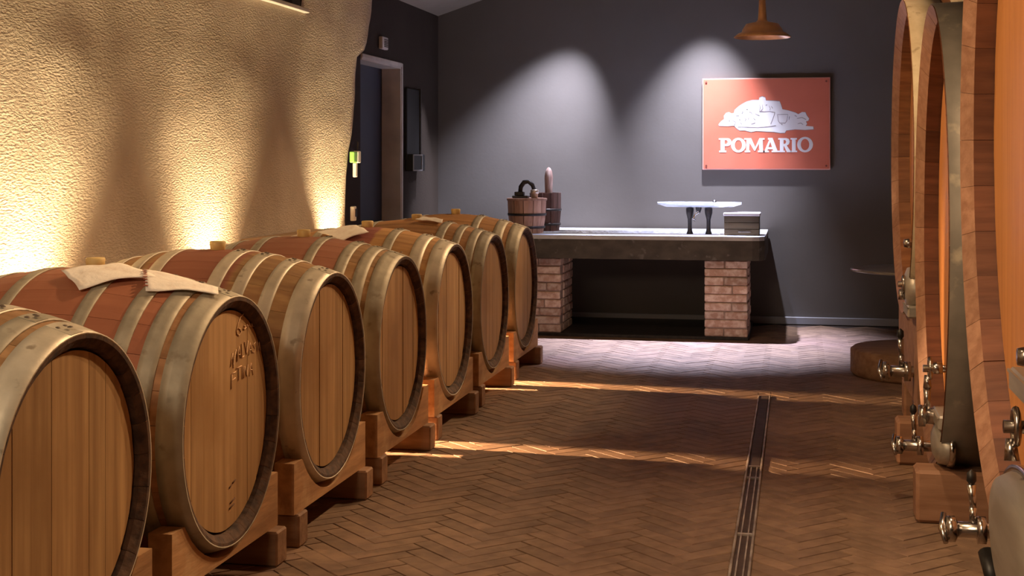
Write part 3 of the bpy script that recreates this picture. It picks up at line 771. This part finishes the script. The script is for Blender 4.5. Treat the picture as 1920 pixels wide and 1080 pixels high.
# rim of slightly uneven stone with a recessed basin
nx = 40
def jf(x, q): return .012*noise.noise(Vector((x*4, q, 2)))
BX0, BX1, BY0, BY1 = X0+.22, X1-.34, Y0+.10, Y1-.32
front = [(X0+(X1-.09-X0)*i/nx) for i in range(nx+1)]
vs = []; fs = []
outer = [(x, Y0+jf(x, 1)) for x in front]+[(X1-.04, Y0+.02), (X1-.005, Y0+.07), (X1, Y0+.14), (X1, Y1), (X0, Y1)]
m.prism(outer, Z0, Z1-.03, 'Z')
slab = m.build('table_slab', STONE, t)
m = MB()
m.prism([(x, y) for x, y in outer if y < 11 and True][:-0 or None]+[(X1, BY0), (X0, BY0)], Z1-.03, Z1, 'Z')
m.box(((X0+X1)/2, (BY1+Y1)/2, Z1-.015), (X1-X0, Y1-BY1, .03), .004)
m.box(((X0+BX0)/2, (BY0+BY1)/2, Z1-.015), (BX0-X0, BY1-BY0, .03)); m.box(((X1+BX1)/2, (BY0+BY1)/2, Z1-.015), (X1-BX1, BY1-BY0, .03))
m.build('table_rim', STONETOP, t)
m = MB(); m.lathe((X1-.02, Y0+.1, Z1-.04), [(.0001, .02), (.014, .014), (.018, 0), (.012, -.016), (.0001, -.02)], 12); m.build('hook_stub', STEEL, t)
# dark slab added under the pillars, standing for the table's cast shadow
m = MB(); m.box((-1.33, 11.02, .008), (1.96, 1.12, .03), .004); m.build('shadow_slab', IRON, t)
def pillar(xa, xb, ya, yb, z0, z1, seed):
    rg = random.Random(seed)
    p = MB().box(((xa+xb)/2, (ya+yb)/2, (z0+z1)/2), (xb-xa-.02, yb-ya-.02, z1-z0)).build('brick_pillar', PMORT, t)
    rows = 9; h = (z1-z0)/rows; off_ = Vector((0, 0, 0))
    for r in range(rows):
        z = z0+h*(r+.5); sp = .5+(.12 if r % 2 else -.03)*1.0+rg.uniform(-.04, .04)
        segs = [(0, sp), (sp, 1)] if r % 3 != 1 else [(0, .98)]
        for a, b in segs:
            w_ = (xb-xa); x_a, x_b = xa+w_*a+.004, xa+w_*b-.004
            mm = MB(); mm.box(((x_a+x_b)/2, ya+.055+rg.uniform(-.006, .004), z+rg.uniform(-.002, .002)), (x_b-x_a, .12, h-rg.uniform(.005, .011)), .006)
            bb = mm
            bb.build('brick', BRICKP, p)
        # side bricks running back
        for xs__, s_ in ((xa, -1), (xb, 1)):
            y = ya+.125; 
            while y < yb-.08:
                L_ = min(.25, yb-y)
                mm = MB(); mm.box((xs__-s_*.05+rg.uniform(-.003, .003), y+L_/2, z), (.10, L_-.012, h-rg.uniform(.005, .011)), .005); mm.build('brick', BRICKP, p)
                y += L_
pillar(-.672, -.352, 10.46, 11.0, .023, Z0, 3)
pillar(-2.07, -1.735, 10.46, 11.0, .023, Z0, 5)

# tubs on the table
def tub(name, cx, cy, z, rb, rt, h, mt, label, lid=True):
    t = thing(name, (cx, cy, z), label, 'tub', None)
    n = 12
    for i in range(n):
        a0, a1 = 2*PI*(i+.03)/n, 2*PI*(i+.97)/n; vs = []
        for a in (a0, (a0+a1)/2, a1):
            for r_, zz in ((rb, 0), ((rb+rt)/2+.006, h*.5), (rt, h), (rt-.014, h), (rb-.014, 0)):
                vs.append((cx+r_*math.cos(a), cy+r_*math.sin(a), z+zz))
        fs = [(q*5+k, q*5+(k+1) % 5, q*5+5+(k+1) % 5, q*5+5+k) for q in range(2) for k in range(5)]+[(0, 1, 2, 3, 4), (14, 13, 12, 11, 10)]
        MB().add(vs, fs).build('stave', mt, t)
    for zz in (h*.18, h*.56):
        k = zz/h; r_ = rb+(rt-rb)*k+.007
        MB().lathe((cx, cy, z+zz), [(r_, -.009), (r_+.003, -.009), (r_+.003, .009), (r_, .009)], 32, close=True).build('hoop', IRON, t)
    if lid: MB().lathe((cx, cy, z+h-.006), [(.0001, 0), (rt+.004, 0), (rt+.006, .012), (rt, .018), (.0001, .018)], 32).build('lid', mt, t)
    else: MB().lathe((cx, cy, z+.02), [(.0001, 0), (rb-.015, 0)], 24).build('base', mt, t)
    return t
tub('wooden_tub', -2.035, 10.66, Z1, .125, .15, .255, TUBWOOD, 'reddish wooden tub with a lid, at the left end of the stone table')
tub('wooden_tub', -1.955, 11.02, Z1, .11, .125, .30, TUBDARK, 'dark open wooden tub half hidden behind the reddish tub', lid=False)
zt = Z1+.268
t = thing('hand_pump', (-2.03, 10.62, zt), 'black curved hand pump standing on the lid of the reddish tub', 'pump')
m = MB(); m.box((-2.075, 10.62, zt+.009), (.12, .09, .018), .004); m.box((-2.085, 10.62, zt+.033), (.07, .06, .03), .004); m.build('base', IRON, t)
m = MB(); m.tube([(-2.08+.0, 10.62, zt+.04), (-2.075, 10.62, zt+.085), (-2.05, 10.62, zt+.12), (-2.015, 10.62, zt+.125), (-1.985, 10.62, zt+.10), (-1.97, 10.62, zt+.06)], [.017, .018, .018, .017, .016, .015], 12); m.build('curved_arm', IRON, t)
m = MB(); m.lathe((-1.968, 10.62, zt), [(.0001, 0), (.026, 0), (.026, .03), (.032, .034), (.032, .06), (.02, .066), (.0001, .066)], 16); m.build('pump_cap', mat('pale_brass', (.75, .62, .52), .4, .6), t)
t = MB().lathe((-1.925, 11.0, Z1+.022), [(.03, 0), (.034, .02), (.030, .30), (.034, .40), (.026, .45), (.012, .475), (.0001, .48)], 10).build('wooden_pestle', mat('pale_pink_wood', (.5, .36, .32), .7, col2=(.25, .13, .1), scale=(40, 40, 6)), None, (-1.925, 11.0, Z1+.022))
tag(t, 'tall pale rod with a pointed tip standing in the dark open tub', 'rod')
# lid tools: small crate and bench slicer
t = thing('wooden_box', (-.40, 10.66, Z1), 'small dark wooden box with a lighter lid at the right end of the stone table', 'box')
bx0, bx1, by0, by1 = -.530, -.275, 10.54, 10.80
for i in range(3):
    h_ = .145/3; MB().box(((bx0+bx1)/2, by0+.008, Z1+h_*(i+.5)), (bx1-bx0, .016, h_-.003), .002).build('plank', CRATEW, t)
    MB().box(((bx0+bx1)/2, by1-.008, Z1+h_*(i+.5)), (bx1-bx0, .016, h_-.003), .002).build('plank', CRATEW, t)
for x in (bx0+.008, bx1-.008): MB().box((x, (by0+by1)/2, Z1+.0725), (.016, by1-by0-.034, .145), .002).build('side', CRATEW, t)
MB().box(((bx0+bx1)/2, (by0+by1)/2, Z1+.156), (bx1-bx0+.012, by1-by0+.012, .022), .004).build('lid', mat('pale_lid', (.52, .44, .40), .6), t)
MB().box(((bx0+bx1)/2+.02, by0-.004, Z1+.028), (.09, .004, .007)).build('latch', STEEL, t)
t = thing('tray_stand', (-.72, 10.8, Z1), 'long clear tray on two black iron legs with a small crank, on the stone table', 'stand')
for x in (-.795, -.655):
    MB().lathe((x, 10.72, Z1), [(.0001, 0), (.026, 0), (.020, .02), (.015, .05), (.016, .11), (.028, .155), (.030, .19), (.026, .20), (.0001, .205)], 14).build('leg', IRON, t)
m = MB(); n = 40; vs = []
for k, zz in ((.001, .205), (.80, .205), (1, .225), (1, .240), (.93, .236), (.78, .216), (.001, .216)):
    for j in range(n):
        a = 2*PI*j/n; vs.append((-.725+.315*k*math.cos(a), 10.73+.12*k*math.sin(a), Z1+zz))
m.add(vs, [(i*n+j, i*n+(j+1) % n, (i+1)*n+(j+1) % n, (i+1)*n+j) for i in range(6) for j in range(n)], True); m.build('tray', mat('frosted_tray', (.78, .84, .92), .25, .3, spec=.8), t)
m = MB(); m.tube([(-.73, 10.70, Z1+.205), (-.73, 10.69, Z1+.165), (-.755, 10.68, Z1+.15), (-.768, 10.68, Z1+.115), (-.750, 10.68, Z1+.105)], .009, 8); m.build('crank', STEEL, t)
m = MB(); m.lathe((-.728, 10.70, Z1+.16), [(.012, 0), (.022, .03), (.022, .05)], 12); m.build('hub', IRON, t)
MB().lathe((-.61, 10.72, Z1+.240), [(.0001, .018), (.012, .014), (.016, 0)], 12).build('knob', STEEL, t)

# ------------------------------------------------------------ sign
SX0, SX1, SZ0, SZ1, SYF = -.757, .259, 1.243, 1.983, 11.562
t = thing('wall_sign', ((SX0+SX1)/2, 11.56, SZ0), 'terracotta red sign with a white hilltop house and lettering on the back wall', 'sign')
m = MB(); m.box(((SX0+SX1)/2, SYF+.012, (SZ0+SZ1)/2), (SX1-SX0, .020, SZ1-SZ0), .003); m.build('backing', SIGNEDGE, t)
m = MB(); m.box(((SX0+SX1)/2, SYF+.001, (SZ0+SZ1)/2), (SX1-SX0-.018, .004, SZ1-SZ0-.018)); m.build('panel', SIGNRED, t)
for x in (SX0+.032, SX1-.032):
    for z in (SZ0+.032, SZ1-.032):
        m = MB(); m.tube([(x, SYF-.006, z), (x, YB-.001, z)], .008, 12); m.build('screw', SIGNGREY if False else mat('screw_brown', (.22, .07, .05), .5, .5) if 'sb' not in protos else protos['sb'], t)
# pixel-like coordinates of the print: (u, v) 0..1440 x 0..1080 of a close view, mapped on the plate
def S(u, v): return (SX0+(u-82)/(1322-82)*(SX1-SX0), SZ1-(v-78)/(958-78)*(SZ1-SZ0))
YP0, YP1 = SYF-.0035, SYF-.0008
hill = [(245,520),(268,492),(300,470),(296,440),(318,412),(345,405),(368,418),(395,412),(400,385),(440,350),(480,325),(520,305),(570,292),(636,290),(640,268),(668,258),(698,268),(704,296),(790,300),(835,304),(850,340),(862,380),(920,392),(985,412),(1015,428),(1050,408),(1082,410),(1095,440),(1118,470),(1112,490),(1088,498),(1098,520),(1085,540),(1158,546),(1160,572),(1080,578),(985,572),(900,582),(885,605),(840,606),(780,596),(700,592),(610,586),(560,596),(500,580),(450,580),(420,560),(395,535),(330,538),(250,536)]
# triangulated by tessellation so the concave outline stays clean
from mathutils.geometry import tessellate_polygon
def flat(parent, name, poly, mt, y0=YP0, y1=YP1, holes=()):
    loops = [[Vector((*S(*p), 0)) for p in poly]]+[[Vector((*S(*p), 0)) for p in h] for h in holes]
    allp = [v for l in loops for v in l]; tris = tessellate_polygon(loops); n = len(allp)
    m = MB(); vs = [(v.x, y0, v.y) for v in allp]+[(v.x, y1, v.y) for v in allp]
    fs = [tuple(t_) for t_ in tris]+[tuple(i+n for i in reversed(t_)) for t_ in tris]
    b = 0
    for l in loops:
        k = len(l)
        for i in range(k): fs.append((b+i, b+(i+1) % k, n+b+(i+1) % k, n+b+i))
        b += k
    m.add(vs, fs); return m.build(name, mt, parent)
def grow(poly, k):
    cx = sum(p[0] for p in poly)/len(poly); cy = sum(p[1] for p in poly)/len(poly)
    return [(cx+(p[0]-cx)*k, cy+(p[1]-cy)*(k+.02)) for p in poly]
flat(t, 'hill_outline', grow(hill, 1.012), SIGNGREY, SYF-.0022, YP1)
hillo = flat(t, 'hill_picture', hill, SIGNWHITE)
yd = YP0-.0006
def line(pts, r=2.2):
    k = (SX1-SX0)/1240; m.tube([(S(*p)[0], yd, S(*p)[1]) for p in pts], r*k*1.1, 5)
m = MB()
for pts in ([(640,330),(650,360),(640,395),(680,400)], [(668,335),(672,375),(655,390)], [(735,345),(745,375),(740,385)], [(755,350),(768,370)], [(815,430),(822,490),(835,510),(890,512),(905,490),(915,430),(815,430)], [(848,518),(862,528)],
            [(640,402),(740,398),(790,410),(770,470),(750,520)], [(430,545),(520,548),(620,552),(720,545),(800,535)], [(1005,470),(1050,460),(1090,480)], [(1010,520),(1040,512),(1060,528)], [(330,440),(350,470),(345,500)], [(395,535),(410,500),(380,480)],
            [(460,380),(480,400),(470,420)], [(410,440),(440,438)], [(540,400),(565,410),(570,430)], [(480,440),(510,470),(500,490)], [(540,450),(530,480)], [(450,500),(470,520)], [(600,420),(640,440)], [(560,520),(600,505)], [(930,450),(925,480)], [(980,440),(1000,450)], [(700,340),(715,335)], [(440,470),(455,480)], [(510,380),(530,375)], [(580,460),(600,480)]): line(pts)
m.build('picture_lines', SIGNGREY, hillo)
# serif capitals
def rect(a, b, c, d): return [(a, b), (c, b), (c, d), (a, d)]
def ell(cx, cy, rx, ry, n=28): return [(cx+rx*math.cos(2*PI*i/n), cy+ry*math.sin(2*PI*i/n)) for i in range(n)]
def Dsh(x0, y0, x1, y1, n=12): # bowl: left straight, right round
    ry = (y1-y0)/2; xm = max(x0+1, x1-ry*1.1); return [(x0, y0)]+[(xm+(x1-xm)*math.sin(PI*i/n), (y0+y1)/2-ry*math.cos(PI*i/n)) for i in range(n+1)]+[(x0, y1)]
T0, T1 = 655, 790; sf = 15
letters = {
 'letter_p': [([(245,T0),(330,T0)]+[(330+38*math.sin(PI*i/10), 692-37*math.cos(PI*i/10)) for i in range(1, 10)]+[(330,731),(300,731),(300,T1-sf),(318,T1-sf),(318,T1),(248,T1),(248,T1-sf),(262,T1-sf),(262,T0+sf),(245,T0+sf)], [[(300,674),(322,674),(334,690),(322,710),(300,710)]])],
 'letter_o': [(ell(436,722,72,70), [ell(436,722,36,50)])],
 'letter_m': [([(492,T0),(560,T0),(600,742),(640,T0),(690,T0),(690,T0+sf),(672,T0+sf),(676,T1-sf),(692,T1-sf),(692,T1),(625,T1),(625,T1-sf),(640,T1-sf),(636,706),(600,775),(590,775),(545,700),(540,T1-sf),(552,T1-sf),(552,T1),(498,T1),(498,T1-sf),(512,T1-sf),(516,T0+sf),(492,T0+sf)], [])],
 'letter_a': [([(722,T0-2),(768,T0-2),(815,T1-sf),(828,T1-sf),(828,T1),(758,T1),(758,T1-sf),(772,T1-sf),(768,762),(722,762),(716,T1-sf),(732,T1-sf),(732,T1),(676,T1),(676,T1-sf),(690,T1-sf),(735,T0+sf),(722,T0+sf)], [[(728,742),(762,742),(746,692)]])],
 'letter_r': [([(822,T0),(900,T0),(925,664),(934,690),(925,714),(905,726),(938,T1-sf),(950,T1-sf),(950,T1),(905,T1),(878,732),(874,732),(874,T1-sf),(888,T1-sf),(888,T1),(826,T1),(826,T1-sf),(838,T1-sf),(838,T0+sf),(822,T0+sf)], [[(874,674),(890,674),(899,691),(890,710),(874,710)]])],
 'letter_i': [([(940,T0),(1002,T0),(1002,T0+sf),(990,T0+sf),(990,T1-sf),(1004,T1-sf),(1004,T1),(942,T1),(942,T1-sf),(954,T1-sf),(954,T0+sf),(940,T0+sf)], [])],
 'letter_o_last': [(ell(1080,718,76,74), [ell(1080,718,40,54)])]}
for nme, parts in letters.items():
    for poly, holes in parts:
        nm = 'letter'
        flat(t, nm, poly, SIGNWHITE, holes=holes)

# ------------------------------------------------------------ copper pendant lamp
t = thing('pendant_lamp', (-.213, 8.9, 2.08), 'copper pendant lamp hanging above and left of the red sign', 'lamp')
LZ = 2.075
m = MB(); m.lathe((-.213, 8.9, LZ), [(.172, 0), (.176, .004), (.150, .026), (.128, .034), (.122, .052), (.100, .085), (.040, .098), (.028, .110), (.025, .14), (.019, .26), (.0001, .265)], 40)
m.lathe((-.213, 8.9, LZ), [(.172, 0), (.145, .022), (.118, .036), (.095, .078), (.02, .09), (.0001, .09)], 40)
m.build('shade', COPPER, t)
m = MB(); m.lathe((-.213, 8.9, LZ+.055), [(.0001, -.03), (.022, -.022), (.030, 0), (.024, .02), (.014, .035)], 20); m.build('bulb', mat('bulb_glass', (.8, .75, .68), .2), t)
m = MB(); m.tube([(-.213, 8.9, LZ+.26), (-.213, 8.9, ceil_z(-.213))], .004, 8); m.build('cord', BLACK, t)

# ------------------------------------------------------------ small things on the left wall
t = thing('thermostat', (XL, 9.922, 2.12), 'small white control box with a grey grille, above the doorway', 'control box')
MB().box((XL+.018, 9.93, 2.172), (.03, .15, .09), .005).build('case', WPLAST, t)
m = MB()
for i in range(5): m.box((XL+.035, 9.945, 2.147+.0125*i), (.006, .09, .006))
m.build('grille', mat('grille_grey', (.12, .11, .1), .6), t)
t = thing('wall_panel', (XL, 10.72, 1.3), 'tall black recessed-looking panel on the dark wall right of the doorway', 'panel')
MB().box((XL+.012, 10.73, 1.60), (.022, .36, .56), .004).build('board', BLACK, t)
m = MB(); m.box((XL+.02, 10.92, 1.60), (.03, .02, .58)); m.build('edge_strip', IRON, t)
t = thing('meter_box', (XL, 10.75, 1.24), 'small black box with a grey front frame, below the tall black panel', 'box')
MB().box((XL+.035, 10.74, 1.30), (.07, .34, .13), .006).build('case', BLACK, t)
m = MB()
for dy, dz, sy, sz in ((0, .06, .26, .01), (0, -.06, .26, .01), (.13, 0, .012, .13), (-.13, 0, .012, .13)): m.box((XL+.073, 10.68+dy, 1.30+dz), (.006, sy, sz))
m.build('frame', mat('grey_frame', (.35, .34, .34), .5), t)
xe = XP+.012
t = thing('exit_switch', (xe, 8.41, 1.3), 'small green and white switch at the wavy edge of the rough plaster wall', 'switch')
MB().box((xe+.02, 8.365, 1.335), (.03, .07, .07), .005).build('switch_plate', GREENP, t)
MB().box((xe+.022, 8.43, 1.335), (.034, .06, .075), .005).build('case', WPLAST, t)
MB().box((xe+.018, 8.405, 1.255), (.022, .035, .09), .004).build('lever', WPLAST, t)
MB().tube([(xe+.02, 8.45, 1.37), (xe+.02, 8.452, 1.43)], .005, 8).build('stem', IRON, t)
t = thing('wall_socket', (xe, 8.39, .96), 'small white socket low on the edge of the rough plaster wall', 'socket')
MB().box((xe+.016, 8.375, .985), (.026, .05, .09), .004).build('case', WPLAST, t)
MB().box((xe+.03, 8.385, .99), (.008, .02, .05), .002).build('plug', BLACK, t)
